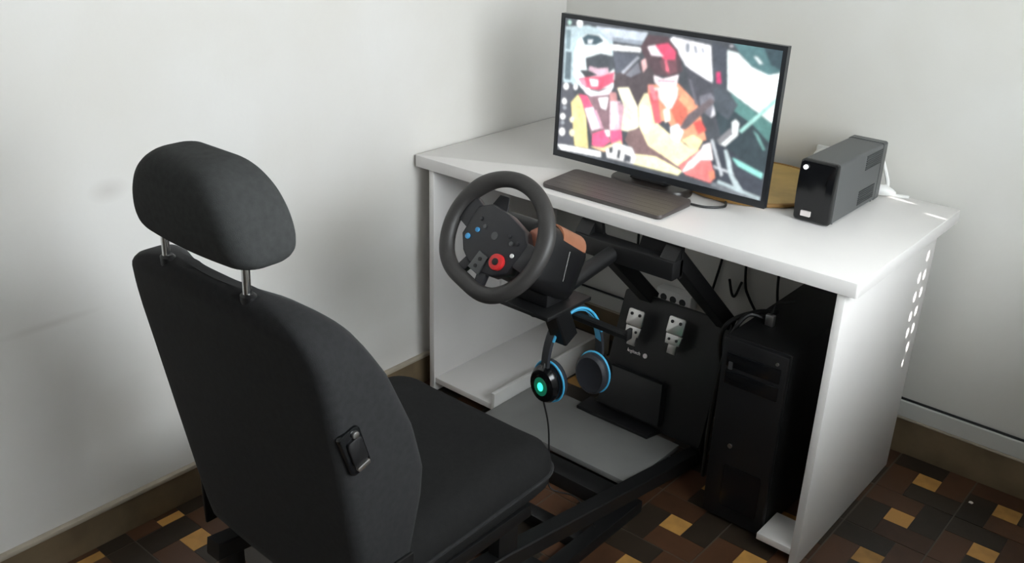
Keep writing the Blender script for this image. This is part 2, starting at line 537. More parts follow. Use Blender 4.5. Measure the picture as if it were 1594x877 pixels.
# ================================================================== DESK
DW, DD, DH, DT = 1.2978, 0.6535, 0.75, 0.034
PT = 0.0184
desk = thing('desk', (DW/2, DD/2, 0), 'white melamine desk with open front pushed into the corner of the room', 'desk')
bm = B(); prism(bm, rrect(0, DW, 0, DD, 0.006, 4), DH-DT, DH, bev=0.0015)
obj('desk_top', bm, 'desk', desk, 30)
PYB = 0.592
PR1 = DW - 0.0254
obj('side_panel', box(B(), 0.050, 0.050+PT, 0.006, PYB, 0, DH-DT, 0.001), 'desk', desk, 30)
obj('side_panel', box(B(), PR1-PT, PR1, 0.006, PYB, 0, DH-DT, 0.001), 'desk', desk, 30)
obj('bottom_shelf', box(B(), 0.050+PT, 0.306, 0.012, PYB, 0.030, 0.048, 0.001), 'desk', desk, 30)
obj('bottom_shelf', box(B(), 1.166, PR1-PT, 0.006, 0.115, 0.030, 0.048, 0.001), 'desk', desk, 30)
obj('shelf_divider', box(B(), 0.306, 0.318, 0.004, PYB, 0.0, 0.092, 0.001), 'desk_edge', desk, 30)

# ================================================================== FOOT PLATE
fp = thing('foot_plate', (0.57, 0.08, 0), 'low grey glossy board lying in front of the pedals under the desk', 'board')
obj('board', box(B(), 0.321, 0.826, -0.042, 0.205, 0.034, 0.050, 0.001), 'plate', fp, 30)
for x in (0.335, 0.79):
    obj('batten', box(B(), x, x+0.022, -0.02, 0.19, 0.0, 0.034, 0.001), 'desk_edge', fp, 30)

# ================================================================== MONITOR
MW, MH, MY = 0.631, 0.379, 0.196
mon = thing('computer_monitor', (0.645, 0.22, DH), 'wide black monitor showing two helmeted rally crew members', 'monitor')
MM = Matrix.Translation((0.665, MY, 0.976)) @ Matrix.Rotation(math.radians(0.4), 4, 'Z') @ Matrix.Rotation(-math.radians(1.1), 4, 'X') @ Matrix.Rotation(PI/2, 4, 'X')
# local: X right, Y up, Z towards the viewer
BZ, BZB = 0.011, 0.017
def frame_prism(bm, ox, oy, ix0, ix1, iy0, iy1, d0, d1, mtx):
    o = [(-ox, -oy), (ox, -oy), (ox, oy), (-ox, oy)]; i = [(ix0, iy0), (ix1, iy0), (ix1, iy1), (ix0, iy1)]
    V = {}
    for nm, pl in (('o', o), ('i', i)):
        for k, (x, y) in enumerate(pl):
            for dn, dz in ((0, d0), (1, d1)): V[nm, k, dn] = bm.verts.new(mtx @ Vector((x, y, dz)))
    for k in range(4):
        l = (k+1) % 4
        for dn in (0, 1): bm.faces.new((V['o', k, dn], V['o', l, dn], V['i', l, dn], V['i', k, dn]))
        for nm in 'oi': bm.faces.new((V[nm, k, 0], V[nm, l, 0], V[nm, l, 1], V[nm, k, 1]))
    return bm
obj('bezel', frame_prism(B(), MW/2, MH/2, -MW/2+BZ, MW/2-BZ, -MH/2+BZB, MH/2-BZ, -0.012, 0.004, MM), 'bezel', mon, 20)
bm = B()
loft(bm, [[MM @ Vector((x*s, y*s, z)) for x, y in rrect(-MW/2, MW/2, -MH/2, MH/2, 0.008, 3)] for s, z in ((1, -0.012), (0.985, -0.022), (0.7, -0.045), (0.6, -0.05))])
obj('back_shell', bm, 'black', mon, 40)

# the wallpaper on the screen: flat coloured patches in screen coordinates (0..1, y up), as a fine vertex-coloured sheet
PICTURE = [
 ((75, 80, 86), [[-0.07,1.042],[1.021,1.072],[1.032,-0.063],[-0.045,-0.06]]),
 ((188, 208, 214), [[0.006,0.934],[0.12,0.964],[0.248,0.947],[0.271,0.577],[0.078,0.523],[0.011,0.523]]),
 ((120, 140, 148), [[0.011,0.913],[0.037,0.915],[0.036,0.772],[0.014,0.776]]),
 ((96, 112, 120), [[0.015,0.758],[0.047,0.756],[0.05,0.552],[0.016,0.552]]),
 ((205, 215, 226), [[0.158,0.967],[0.416,0.98],[0.389,0.889],[0.239,0.883]]),
 ((150, 160, 172), [[0.25,0.913],[0.397,0.92],[0.389,0.889],[0.247,0.883]]),
 ((246, 248, 250), [[0.241,0.861],[0.39,0.871],[0.39,0.84],[0.25,0.82]]),
 ((92, 97, 108), [[0.256,0.811],[0.385,0.827],[0.381,0.794],[0.322,0.667],[0.28,0.67]]),
 ((84, 76, 80), [[0.266,0.648],[0.361,0.727],[0.427,0.814],[0.482,0.707],[0.444,0.572],[0.414,0.383],[0.327,0.484],[0.278,0.561]]),
 ((130, 132, 142), [[0.328,0.665],[0.382,0.768],[0.399,0.702],[0.353,0.654]]),
 ((176, 180, 190), [[0.305,0.677],[0.377,0.809],[0.388,0.801],[0.318,0.669]]),
 ((232, 190, 190), [[0.397,0.781],[0.416,0.803],[0.427,0.745],[0.411,0.705]]),
 ((90, 92, 100), [[0.008,0.522],[0.057,0.536],[0.084,0.411],[0.09,0.048],[-0.0,0.045]]),
 ((232, 242, 244), [[0.061,0.593],[0.06,0.76],[0.074,0.854],[0.117,0.907],[0.187,0.916],[0.234,0.87],[0.259,0.772],[0.274,0.65],[0.272,0.559],[0.232,0.471],[0.168,0.455],[0.108,0.513]]),
 ((72, 94, 104), [[0.094,0.873],[0.123,0.907],[0.181,0.906],[0.207,0.874],[0.169,0.837],[0.112,0.827]]),
 ((214, 222, 228), [[0.125,0.866],[0.154,0.873],[0.146,0.842],[0.127,0.838]]),
 ((76, 82, 88), [[0.12,0.734],[0.195,0.785],[0.261,0.783],[0.269,0.694],[0.247,0.658],[0.19,0.65],[0.13,0.652]]),
 ((222, 190, 205), [[0.143,0.679],[0.188,0.673],[0.238,0.692],[0.248,0.643],[0.179,0.603],[0.14,0.614]]),
 ((70, 74, 78), [[0.092,0.638],[0.138,0.65],[0.191,0.628],[0.128,0.589]]),
 ((222, 96, 124), [[0.089,0.578],[0.147,0.601],[0.204,0.622],[0.27,0.671],[0.272,0.596],[0.204,0.518],[0.132,0.519]]),
 ((250, 236, 240), [[0.148,0.589],[0.193,0.595],[0.196,0.547],[0.16,0.536]]),
 ((236, 160, 180), [[0.089,0.571],[0.122,0.58],[0.138,0.53],[0.111,0.532]]),
 ((120, 112, 116), [[0.151,0.521],[0.197,0.519],[0.259,0.559],[0.254,0.539],[0.198,0.505],[0.159,0.505]]),
 ((248, 240, 246), [[0.107,0.531],[0.186,0.49],[0.271,0.566],[0.257,0.489],[0.182,0.452],[0.134,0.479]]),
 ((240, 226, 162), [[0.061,0.386],[0.095,0.456],[0.137,0.371],[0.17,0.067],[0.096,0.065]]),
 ((140, 112, 120), [[0.107,0.441],[0.275,0.512],[0.339,0.192],[0.202,0.097]]),
 ((232, 96, 130), [[0.099,0.461],[0.143,0.459],[0.176,0.383],[0.135,0.359]]),
 ((250, 232, 240), [[0.135,0.363],[0.179,0.387],[0.229,0.245],[0.181,0.21]]),
 ((226, 176, 196), [[0.18,0.365],[0.198,0.371],[0.242,0.244],[0.227,0.239]]),
 ((206, 150, 150), [[0.255,0.518],[0.289,0.527],[0.301,0.458],[0.263,0.447]]),
 ((248, 222, 232), [[0.263,0.456],[0.315,0.471],[0.331,0.264],[0.273,0.245]]),
 ((210, 170, 184), [[0.3,0.467],[0.335,0.45],[0.341,0.267],[0.323,0.262]]),
 ((240, 104, 146), [[0.185,0.187],[0.245,0.236],[0.281,0.163],[0.235,0.095],[0.188,0.102]]),
 ((240, 104, 146), [[0.276,0.242],[0.33,0.271],[0.342,0.165],[0.286,0.152]]),
 ((250, 245, 248), [[0.201,0.461],[0.253,0.484],[0.247,0.386],[0.22,0.393]]),
 ((250, 246, 248), [[0.245,0.236],[0.273,0.245],[0.276,0.199],[0.261,0.194]]),
 ((254, 247, 222), [[0.294,0.562],[0.348,0.581],[0.401,0.452],[0.413,0.31],[0.366,0.267],[0.331,0.264],[0.336,0.432]]),
 ((250, 214, 170), [[0.176,0.088],[0.248,0.104],[0.333,0.19],[0.349,0.14],[0.249,0.074]]),
 ((132, 108, 108), [[0.353,0.197],[0.368,0.273],[0.415,0.307],[0.467,0.237],[0.641,0.135],[0.64,0.063],[0.428,0.075]]),
 ((254, 247, 200), [[0.401,0.111],[0.51,0.131],[0.639,0.073],[0.624,0.038],[0.406,0.038]]),
 ((244, 244, 244), [[0.261,0.093],[0.309,0.159],[0.392,0.155],[0.417,0.089],[0.406,0.038],[0.271,0.036]]),
 ((70, 74, 80), [[0.276,0.114],[0.298,0.131],[0.296,0.079],[0.281,0.074]]),
 ((70, 74, 80), [[0.322,0.115],[0.337,0.117],[0.336,0.052],[0.321,0.05]]),
 ((86, 90, 98), [[0.358,0.096],[0.392,0.09],[0.39,0.042],[0.355,0.04]]),
 ((248, 250, 250), [[-0.001,0.043],[0.035,0.052],[0.237,0.069],[0.239,0.028],[0.023,0.008]]),
 ((245, 245, 250), [[0.514,0.952],[0.533,0.977],[0.601,0.971],[0.702,0.958],[0.729,0.719],[0.662,0.755],[0.602,0.804],[0.563,0.882]]),
 ((150, 156, 165), [[0.592,0.948],[0.609,0.951],[0.614,0.895],[0.598,0.888]]),
 ((160, 164, 172), [[0.626,0.945],[0.641,0.943],[0.652,0.896],[0.636,0.893]]),
 ((170, 174, 182), [[0.659,0.939],[0.672,0.939],[0.682,0.903],[0.667,0.901]]),
 ((238, 164, 130), [[0.44,0.625],[0.578,0.672],[0.678,0.554],[0.731,0.328],[0.608,0.267],[0.55,0.409],[0.458,0.361]]),
 ((88, 70, 76), [[0.385,0.874],[0.417,0.964],[0.51,0.972],[0.561,0.899],[0.592,0.767],[0.553,0.705],[0.471,0.703],[0.425,0.779]]),
 ((218, 84, 116), [[0.455,0.904],[0.513,0.932],[0.554,0.88],[0.553,0.825],[0.498,0.818]]),
 ((240, 228, 234), [[0.42,0.886],[0.455,0.904],[0.481,0.859],[0.499,0.836],[0.441,0.832]]),
 ((118, 80, 88), [[0.484,0.811],[0.557,0.83],[0.568,0.75],[0.529,0.716],[0.496,0.752]]),
 ((226, 110, 130), [[0.504,0.816],[0.515,0.819],[0.533,0.738],[0.518,0.74]]),
 ((248, 238, 242), [[0.462,0.698],[0.507,0.685],[0.576,0.732],[0.571,0.647],[0.512,0.613],[0.47,0.651]]),
 ((214, 170, 182), [[0.479,0.674],[0.565,0.691],[0.562,0.676],[0.486,0.658]]),
 ((252, 240, 236), [[0.449,0.609],[0.58,0.647],[0.58,0.489],[0.537,0.494],[0.493,0.551]]),
 ((255, 243, 200), [[0.405,0.471],[0.426,0.558],[0.451,0.571],[0.483,0.387],[0.557,0.318],[0.679,0.239],[0.731,0.219],[0.659,0.077],[0.469,0.197],[0.414,0.329]]),
 ((255, 250, 220), [[0.415,0.456],[0.45,0.485],[0.471,0.347],[0.452,0.268],[0.421,0.331]]),
 ((222, 108, 116), [[0.444,0.569],[0.487,0.603],[0.519,0.381],[0.49,0.361]]),
 ((240, 150, 160), [[0.441,0.616],[0.464,0.631],[0.494,0.534],[0.473,0.528]]),
 ((255, 244, 230), [[0.522,0.472],[0.55,0.498],[0.562,0.413],[0.538,0.387]]),
 ((214, 116, 98), [[0.557,0.482],[0.584,0.596],[0.62,0.571],[0.64,0.456],[0.6,0.372]]),
 ((250, 180, 140), [[0.585,0.57],[0.602,0.601],[0.658,0.541],[0.636,0.507]]),
 ((255, 236, 184), [[0.623,0.291],[0.671,0.343],[0.732,0.311],[0.73,0.222],[0.679,0.239]]),
 ((250, 248, 248), [[0.563,0.363],[0.598,0.4],[0.627,0.349],[0.61,0.265],[0.573,0.288]]),
 ((76, 82, 92), [[0.707,0.98],[0.773,0.963],[0.795,0.698],[0.731,0.717]]),
 ((80, 82, 90), [[0.603,0.799],[0.729,0.716],[0.795,0.691],[0.81,0.355],[0.739,0.487],[0.679,0.537],[0.622,0.693]]),
 ((110, 110, 120), [[0.62,0.727],[0.634,0.713],[0.678,0.554],[0.664,0.55]]),
 ((126, 126, 136), [[0.679,0.615],[0.726,0.651],[0.753,0.611],[0.758,0.545],[0.739,0.487],[0.691,0.524]]),
 ((230, 230, 236), [[0.743,0.574],[0.756,0.57],[0.755,0.509],[0.739,0.484]]),
 ((112, 102, 106), [[0.607,0.371],[0.638,0.479],[0.728,0.618],[0.748,0.596],[0.657,0.408],[0.633,0.365]]),
 ((226, 96, 90), [[0.665,0.428],[0.696,0.46],[0.726,0.396],[0.693,0.35]]),
 ((216, 70, 122), [[0.739,0.792],[0.755,0.8],[0.766,0.725],[0.746,0.724]]),
 ((242, 253, 253), [[0.774,0.947],[0.821,0.937],[0.878,0.87],[0.963,0.833],[1.0,0.872],[1.013,0.555],[0.995,0.532],[0.795,0.694]]),
 ((86, 122, 126), [[0.794,1.001],[1.016,1.015],[1.005,0.861],[0.953,0.83],[0.879,0.866],[0.829,0.934]]),
 ((60, 80, 88), [[0.918,1.001],[1.022,1.002],[1.01,0.865],[0.957,0.899]]),
 ((226, 236, 238), [[0.885,0.935],[0.9,0.932],[0.925,0.897],[0.911,0.893]]),
 ((58, 72, 78), [[0.795,0.691],[0.995,0.532],[1.001,0.287],[0.993,0.164],[0.88,0.225],[0.8,0.343],[0.743,0.574],[0.755,0.696]]),
 ((92, 138, 134), [[0.81,0.675],[0.997,0.53],[0.997,0.403],[0.921,0.495],[0.83,0.567]]),
 ((80, 88, 96), [[0.734,0.69],[0.795,0.694],[0.848,0.606],[0.815,0.494],[0.756,0.544]]),
 ((120, 170, 165), [[0.923,0.462],[0.947,0.436],[0.985,0.349],[0.975,0.345]]),
 ((172, 222, 214), [[1.0,0.704],[1.01,0.688],[0.878,0.427],[0.866,0.44]]),
 ((240, 246, 246), [[0.832,0.486],[0.846,0.508],[0.862,0.489],[0.863,0.408],[0.809,0.299],[0.782,0.297],[0.787,0.32],[0.84,0.4]]),
 ((128, 128, 132), [[0.779,0.345],[0.829,0.445],[0.843,0.408],[0.796,0.319]]),
 ((66, 72, 82), [[0.718,0.324],[0.807,0.32],[0.99,0.172],[0.995,0.0],[0.853,0.021],[0.774,0.043],[0.701,0.247]]),
 ((230, 132, 130), [[0.619,0.109],[0.712,0.258],[0.761,0.198],[0.79,0.092],[0.774,0.039],[0.658,0.055]]),
 ((250, 240, 240), [[0.64,0.063],[0.663,0.144],[0.712,0.251],[0.721,0.289],[0.752,0.318],[0.772,0.202],[0.718,0.182],[0.688,0.117]]),
 ((240, 150, 120), [[0.757,0.108],[0.782,0.135],[0.791,0.081],[0.773,0.053]]),
 ((200, 206, 212), [[0.751,0.335],[0.761,0.345],[0.824,0.116],[0.814,0.101]]),
 ((200, 206, 212), [[0.775,0.168],[0.865,0.149],[0.87,0.134],[0.781,0.149]]),
 ((190, 206, 210), [[0.814,0.287],[0.826,0.295],[0.847,0.23],[0.866,0.132],[0.941,0.004],[0.898,0.004],[0.849,0.125]]),
 ((150, 218, 210), [[0.852,0.249],[0.879,0.241],[0.989,0.19],[0.988,0.152],[0.882,0.201]]),
 ((180, 196, 200), [[0.805,0.073],[0.993,0.026],[0.989,-0.001],[0.802,0.05]]),
 ((120, 126, 132), [[0.784,0.05],[0.984,0.004],[0.976,-0.025],[0.775,0.022]]),
 ((250, 252, 252), [[0.095,0.975],[0.091,0.953],[0.079,0.942],[0.067,0.948],[0.061,0.967],[0.065,0.989],[0.076,0.999],[0.089,0.994]]),
 ((190, 225, 215), [[0.036,0.969],[0.033,0.956],[0.026,0.949],[0.019,0.953],[0.015,0.965],[0.017,0.978],[0.024,0.985],[0.032,0.981]]),
 ((250, 250, 250), [[0.043,0.503],[0.04,0.484],[0.03,0.473],[0.019,0.478],[0.013,0.495],[0.017,0.515],[0.027,0.525],[0.038,0.521]]),
 ((245, 246, 248), [[0.091,0.511],[0.088,0.495],[0.08,0.486],[0.072,0.49],[0.067,0.505],[0.07,0.521],[0.078,0.53],[0.087,0.526]]),
 ((250, 250, 250), [[0.038,0.388],[0.035,0.37],[0.026,0.36],[0.016,0.364],[0.011,0.38],[0.014,0.399],[0.023,0.409],[0.033,0.404]]),
 ((250, 250, 250), [[0.036,0.272],[0.032,0.253],[0.022,0.243],[0.011,0.247],[0.006,0.263],[0.009,0.282],[0.02,0.292],[0.03,0.288]]),
 ((245, 245, 245), [[0.04,0.156],[0.036,0.131],[0.024,0.117],[0.011,0.122],[0.005,0.144],[0.009,0.168],[0.021,0.182],[0.034,0.177]]),
 ((252, 245, 220), [[0.084,0.263],[0.081,0.246],[0.073,0.236],[0.064,0.24],[0.06,0.255],[0.063,0.272],[0.071,0.282],[0.08,0.278]]),
 ((252, 245, 215), [[0.092,0.165],[0.089,0.143],[0.079,0.132],[0.068,0.136],[0.062,0.155],[0.066,0.177],[0.076,0.189],[0.087,0.184]]),
 ((160, 165, 172), [[0.039,0.341],[0.036,0.329],[0.029,0.322],[0.021,0.324],[0.017,0.334],[0.02,0.346],[0.028,0.352],[0.035,0.35]]),
 ((160, 165, 172), [[0.033,0.223],[0.03,0.211],[0.023,0.204],[0.015,0.206],[0.011,0.216],[0.014,0.228],[0.021,0.235],[0.029,0.233]]),
 ((200, 200, 205), [[0.796,0.978],[0.794,0.973],[0.788,0.97],[0.782,0.97],[0.78,0.974],[0.782,0.979],[0.787,0.983],[0.793,0.982]]),
]

def screen_colours(nx, ny):
    ss = 2
    X = (np.arange(nx*ss)+.5)/(nx*ss); Y = (np.arange(ny*ss)+.5)/(ny*ss)
    gx, gy = np.meshgrid(X, Y)
    img = np.zeros((ny*ss, nx*ss, 3))
    for col, pl in PICTURE:
        pl = np.array(pl); m = np.zeros_like(gx, bool); n = len(pl)
        for k in range(n):
            (ax, ay), (bx, by) = pl[k], pl[(k+1) % n]
            if ay == by: continue
            c = ((ay > gy) != (by > gy)) & (gx < (bx-ax)*(gy-ay)/(by-ay)+ax)
            m ^= c
        img[m] = [s2l(v) for v in col]
    img = img.reshape(ny, ss, nx, ss, 3).mean((1, 3))
    for _ in range(4):                                    # soften edges as a photograph on a screen would be
        p = np.pad(img, ((1, 1), (1, 1), (0, 0)), 'edge')
        img = (p[1:-1, 1:-1]*2 + p[:-2, 1:-1] + p[2:, 1:-1] + p[1:-1, :-2] + p[1:-1, 2:])/6
    rs = np.random.RandomState(3)
    def soft(k):
        a = rs.rand(k, int(k*1.7)); yi = np.linspace(0, a.shape[0]-1.001, img.shape[0]); xi = np.linspace(0, a.shape[1]-1.001, img.shape[1])
        y0, x0 = yi.astype(int), xi.astype(int); fy, fx = (yi-y0)[:, None], (xi-x0)[None]
        return a[y0][:, x0]*(1-fy)*(1-fx) + a[y0+1][:, x0]*fy*(1-fx) + a[y0][:, x0+1]*(1-fy)*fx + a[y0+1][:, x0+1]*fy*fx
    tone = 1 + 0.30*(soft(12)-.5) + 0.26*(soft(34)-.5) + 0.14*(soft(70)-.5)      # folds and grain of the photographed cloth
    return np.clip(img*tone[..., None]*1.42 + 0.015, 0, 1.4)
NX, NY = 300, 176
img = screen_colours(NX+1, NY+1)
sx0, sx1, sy0, sy1 = -MW/2+BZ, MW/2-BZ, -MH/2+BZB, MH/2-BZ
verts = [MM @ Vector((sx0+(sx1-sx0)*i/NX, sy0+(sy1-sy0)*j/NY, 0.001)) for j in range(NY+1) for i in range(NX+1)]
faces = [(j*(NX+1)+i, j*(NX+1)+i+1, (j+1)*(NX+1)+i+1, (j+1)*(NX+1)+i) for j in range(NY) for i in range(NX)]
me = bpy.data.meshes.new('screen'); me.from_pydata(verts, [], faces)
ca = me.color_attributes.new('picture', 'FLOAT_COLOR', 'POINT')
buf = np.ones((len(verts), 4), np.float32); buf[:, :3] = img.reshape(-1, 3)
ca.data.foreach_set('color', buf.ravel())
ms = bpy.data.materials.new('lit_screen'); ms.use_nodes = True
b = ms.node_tree.nodes['Principled BSDF']
b.inputs['Base Color'].default_value = (0.01, 0.01, 0.012, 1); b.inputs['Roughness'].default_value = 0.3
vc = ms.node_tree.nodes.new('ShaderNodeVertexColor'); vc.layer_name = 'picture'
ms.node_tree.links.new(vc.outputs['Color'], b.inputs['Emission Color'])
b.inputs['Emission Strength'].default_value = 1.0
me.materials.append(ms)
scr = bpy.data.objects.new('screen', me); COL.objects.link(scr)
scr.parent = mon; scr.matrix_parent_inverse = Matrix.Translation(-mon.location)
scr['label'] = 'lit desktop wallpaper of two people in racing overalls inside a car'

bm = B()      # neck: wide, slightly waisted
loft(bm, [[(0.645+x*s, 0.222+y*k, z) for x, y in rrect(-0.05, 0.05, -0.012, 0.012, 0.01, 4)] for s, k, z in
          ((1.25, 1.3, DH+0.022), (1.0, 1.0, DH+0.034), (0.9, 1.0, DH+0.06), (0.9, 1.0, DH+0.16))])
obj('stand_neck', bm, 'black', mon, 40)
bm = B()
pl = [(0.645+0.112*math.cos(a)*abs(math.cos(a))**-0.35 if abs(math.cos(a)) > 1e-3 else 0.645, 0.226+0.055*math.copysign(abs(math.sin(a))**0.65, math.sin(a))) for a in [2*PI*(i+.5)/40 for i in range(40)]]
loft(bm, [[(0.645+(x-0.645)*s, 0.226+(y-0.226)*s, z) for x, y in pl] for s, z in ((0.99, DH+0.0005), (1, DH+0.003), (1, DH+0.018), (0.97, DH+0.022), (0.4, DH+0.024))])
obj('stand_base', bm, 'stand', mon, 40)

# ================================================================== KEYBOARD
kb = thing('keyboard', (0.615, 0.105, DH), 'slim dark grey keyboard with rounded corners on the front of the desk', 'keyboard')
def slope(y): return 0.006*(y-0.03)/0.15
bm = B()
ol = rrect(0.434, 0.798, 0.030, 0.180, 0.014, 5)
loft(bm, [[((x-0.616)*s+0.616, (y-0.105)*s+0.105, DH+dz+(slope(y) if dz > 0.004 else 0)) for x, y in ol] for s, dz in ((0.975, 0.0005), (0.995, 0.003), (1, 0.008), (0.992, 0.0115))])
obj('keyboard_body', bm, 'keys', kb, 40)
bm = B()
for r in range(6):
    y0 = 0.040 + r*0.0225
    x = 0.446
    cells = [1]*15
    if r == 0: cells = [1.3, 1.2, 1.2, 5.3, 1.2, 1.2, 1, 1.6]
    tot = sum(cells); k = 0.340/tot
    for c in cells:
        z = DH+0.0105+slope(y0)
        box(bm, x+0.0004, x+c*k-0.0004, y0, y0+0.0216, z, z+0.0013)
        x += c*k
obj('keys', bm, 'keycap', kb, None, kind='stuff')
tag(obj('keyboard_cable', tube(B(), smooth_path([(0.79, 0.172, DH+0.008), (0.83, 0.19, DH+0.004), (0.86, 0.225, DH+0.004), (0.845, 0.262, DH+0.004)], 8), 0.0032, 8), 'cable'),
    'black cable curling from the keyboard corner under the monitor', 'cable')

# ================================================================== ROUND TAN BOARD
tb = thing('round_board', (0.815, 0.462, DH), 'round tan wooden board lying on the desk behind the monitor', 'board')
bm = B(); n = 64
loft(bm, [[(0.815+r*math.cos(2*PI*i/n), 0.462+r*math.sin(2*PI*i/n), DH+z) for i in range(n)] for r, z in ((0.192, 0.0005), (0.198, 0.003), (0.198, 0.009))])
obj('board', bm, 'tan', tb, 40)
bm = B()
tube(bm, [(0.815+0.1985*math.cos(2*PI*i/n), 0.462+0.1985*math.sin(2*PI*i/n), DH+0.0065) for i in range(n)], 0.0055, 8, True)
obj('rim', bm, 'tan_rim', tb, 40)

# ================================================================== UPS
ups = thing('power_backup_unit', (1.065, 0.43, DH), 'black upright power backup box at the right end of the desk', 'power unit')
ux0, ux1, uy0, uy1, uz0, uz1 = 1.019, 1.110, 0.290, 0.583, DH+0.004, DH+0.152
bm = B()
loft(bm, [[(x, y, z) for x, z in rrect(ux0, ux1, uz0, uz1, 0.006, 4)] for y in (uy0, uy1-0.03)])
loft(bm, [[(1.0645+(x-1.0645)*s, y, (z-DH-0.078)*s+DH+0.078) for x, z in rrect(ux0, ux1, uz0, uz1, 0.006, 4)] for y, s in ((uy1-0.0295, 1.02), (uy1-0.004, 1.02), (uy1, 0.97))])
obj('casing', bm, 'ups', ups, 35)
bm = B()
loft(bm, [[(1.0645+(x-1.0645)*s, y - 0.006*(1-((z-DH-0.078)/0.078)**2), (z-DH-0.078)*s+DH+0.078) for x, z in rrect(ux0, ux1, uz0-0.001, uz1+0.001, 0.008, 5, 6, 3)] for y, s in ((uy0-0.0005, 1.0), (uy0-0.012, 1.0), (uy0-0.017, 0.95), (uy0-0.018, 0.6))])
fr = obj('front_panel', bm, 'black_gloss', ups, 40)
Mf = Matrix.Translation((0, uy0-0.0235, 0)) @ Matrix.Rotation(PI/2, 4, 'X')
obj('power_button', prism(B(), disc(1.035, DH+0.136, 0.0055), -0.004, 0.0005, Mf), 'led_white', ups)
bm = prism(B(), rrect(1.040, 1.064, DH+0.018, DH+0.031, 0.001, 2), -0.004, 0.0012, Mf)
obj('front_label', bm, 'label', ups)
for zc, yc in ((DH+0.122, 0.50), (DH+0.035, 0.485)):
    for k in range(7):
        obj('vent_slat', box(B(), ux1-0.002, ux1+0.0014, yc-0.048, yc+0.05, zc-0.018+k*0.0055, zc-0.0148+k*0.0055, 0.0004), 'vent', ups, None)
for x in (1.030, 1.099):
    for y in (0.31, 0.55):
        obj('rubber_foot', prism(B(), disc(x, y, 0.006, n=10), DH, DH+0.005), 'black', ups)
# white plugs and lead behind the box
so = thing('wall_socket', (0.912, YB, 0.80), 'white socket with a plug on the wall behind the power backup box', 'socket')
obj('socket_plate', box(B(), 0.885, 0.940, YB-0.012, YB, 0.770, 0.830, 0.006), 'white_plastic', so)
bm = B(); tube(bm, [(0.912, YB-0.012, 0.805), (0.912, YB-0.04, 0.806), (0.912, YB-0.05, 0.804)], [0.02, 0.02, 0.012], 16)
obj('plug', bm, 'white_plastic', so)
tag(obj('white_lead', tube(B(), smooth_path([(0.985, YB-0.03, 0.86), (1.02, YB-0.03, 0.866), (1.07, YB-0.04, 0.85), (1.105, YB-0.05, 0.79), (1.12, YB-0.06, DH+0.006), (1.17, YB-0.055, DH+0.005)], 8), 0.005, 8), 'white_plastic'),
    'short white lead looping behind the power backup box', 'cable')
pg = thing('white_plug', (1.115, 0.615, DH), 'white plug lying on the desk at the rear of the power backup box', 'plug')
bm = B(); tube(bm, [(1.100, 0.613, DH+0.016), (1.112, 0.616, DH+0.016), (1.130, 0.620, DH+0.013), (1.140, 0.622, DH+0.010)], [0.014, 0.0155, 0.010, 0.005], 14)
obj('plug_body', bm, 'white_plastic', pg)
obj('pin', tube(B(), [(1.100, 0.613, DH+0.020), (1.084, 0.609, DH+0.020)], 0.002, 8), 'steel', pg)

# ================================================================== CAR SEAT
SX = 0.657
seat = thing('car_seat', (SX, -0.75, 0), 'black fabric car seat with a headrest on two chrome rods', 'seat')
YR = [(0.27, -0.995), (0.43, -1.020), (0.57, -1.042), (0.70, -1.063), (0.83, -1.086), (0.91, -1.104)]
YFr = [(0.27, -0.915), (0.42, -0.885), (0.505, -0.868), (0.565, -0.865), (0.655, -0.890), (0.775, -0.945), (0.85, -0.992), (0.91, -1.035), (0.94, -1.06)]
HW = [(0.27, 0.235), (0.33, 0.247), (0.42, 0.252), (0.55, 0.258), (0.70, 0.262), (0.78, 0.262), (0.82, 0.259), (0.85, 0.253), (0.872, 0.243), (0.889, 0.229), (0.901, 0.210), (0.908, 0.185), (0.911, 0.155)]
def back_ring(z, inset=0.0, r=0.022, dz=0.0):
    yr, yf, hw = lerp_table(YR, z), lerp_table(YFr, z), lerp_table(HW, z)-inset
    iy = min(inset*0.6, (yf-yr)*0.40)
    yr += iy; yf -= iy
    r = min(r, (yf-yr)*0.45)
    out = []
    for x, y in rrect(-hw, hw, yr, yf, r, 6, 4, 24):
        f = max(0.0, min(1.0, (y-yr)/(yf-yr)))
        q = abs(x)/hw
        rec = max(0.0, 1-(q/0.72)**4) if q < 0.72 else 0.0
        y2 = y - f*rec*(yf-yr)*0.34                       # hollow between the side bolsters
        y2 -= (1-f)*0.010*(1-q**2)                        # slightly bowed rear panel
        out.append((SX+x, y2, z+dz))
    return out
zs = [0.27+0.0195*i for i in range(32)]
rings = [back_ring(0.27, 0.03), back_ring(0.272, 0.012)] + [back_ring(z) for z in zs[1:] if z < 0.855]
rings += [back_ring(z, i_) for z, i_ in ((0.862, 0.0), (0.872, 0.001), (0.881, 0.003), (0.889, 0.007), (0.895, 0.011), (0.901, 0.017), (0.905, 0.024), (0.908, 0.034), (0.910, 0.046), (0.911, 0.062))]
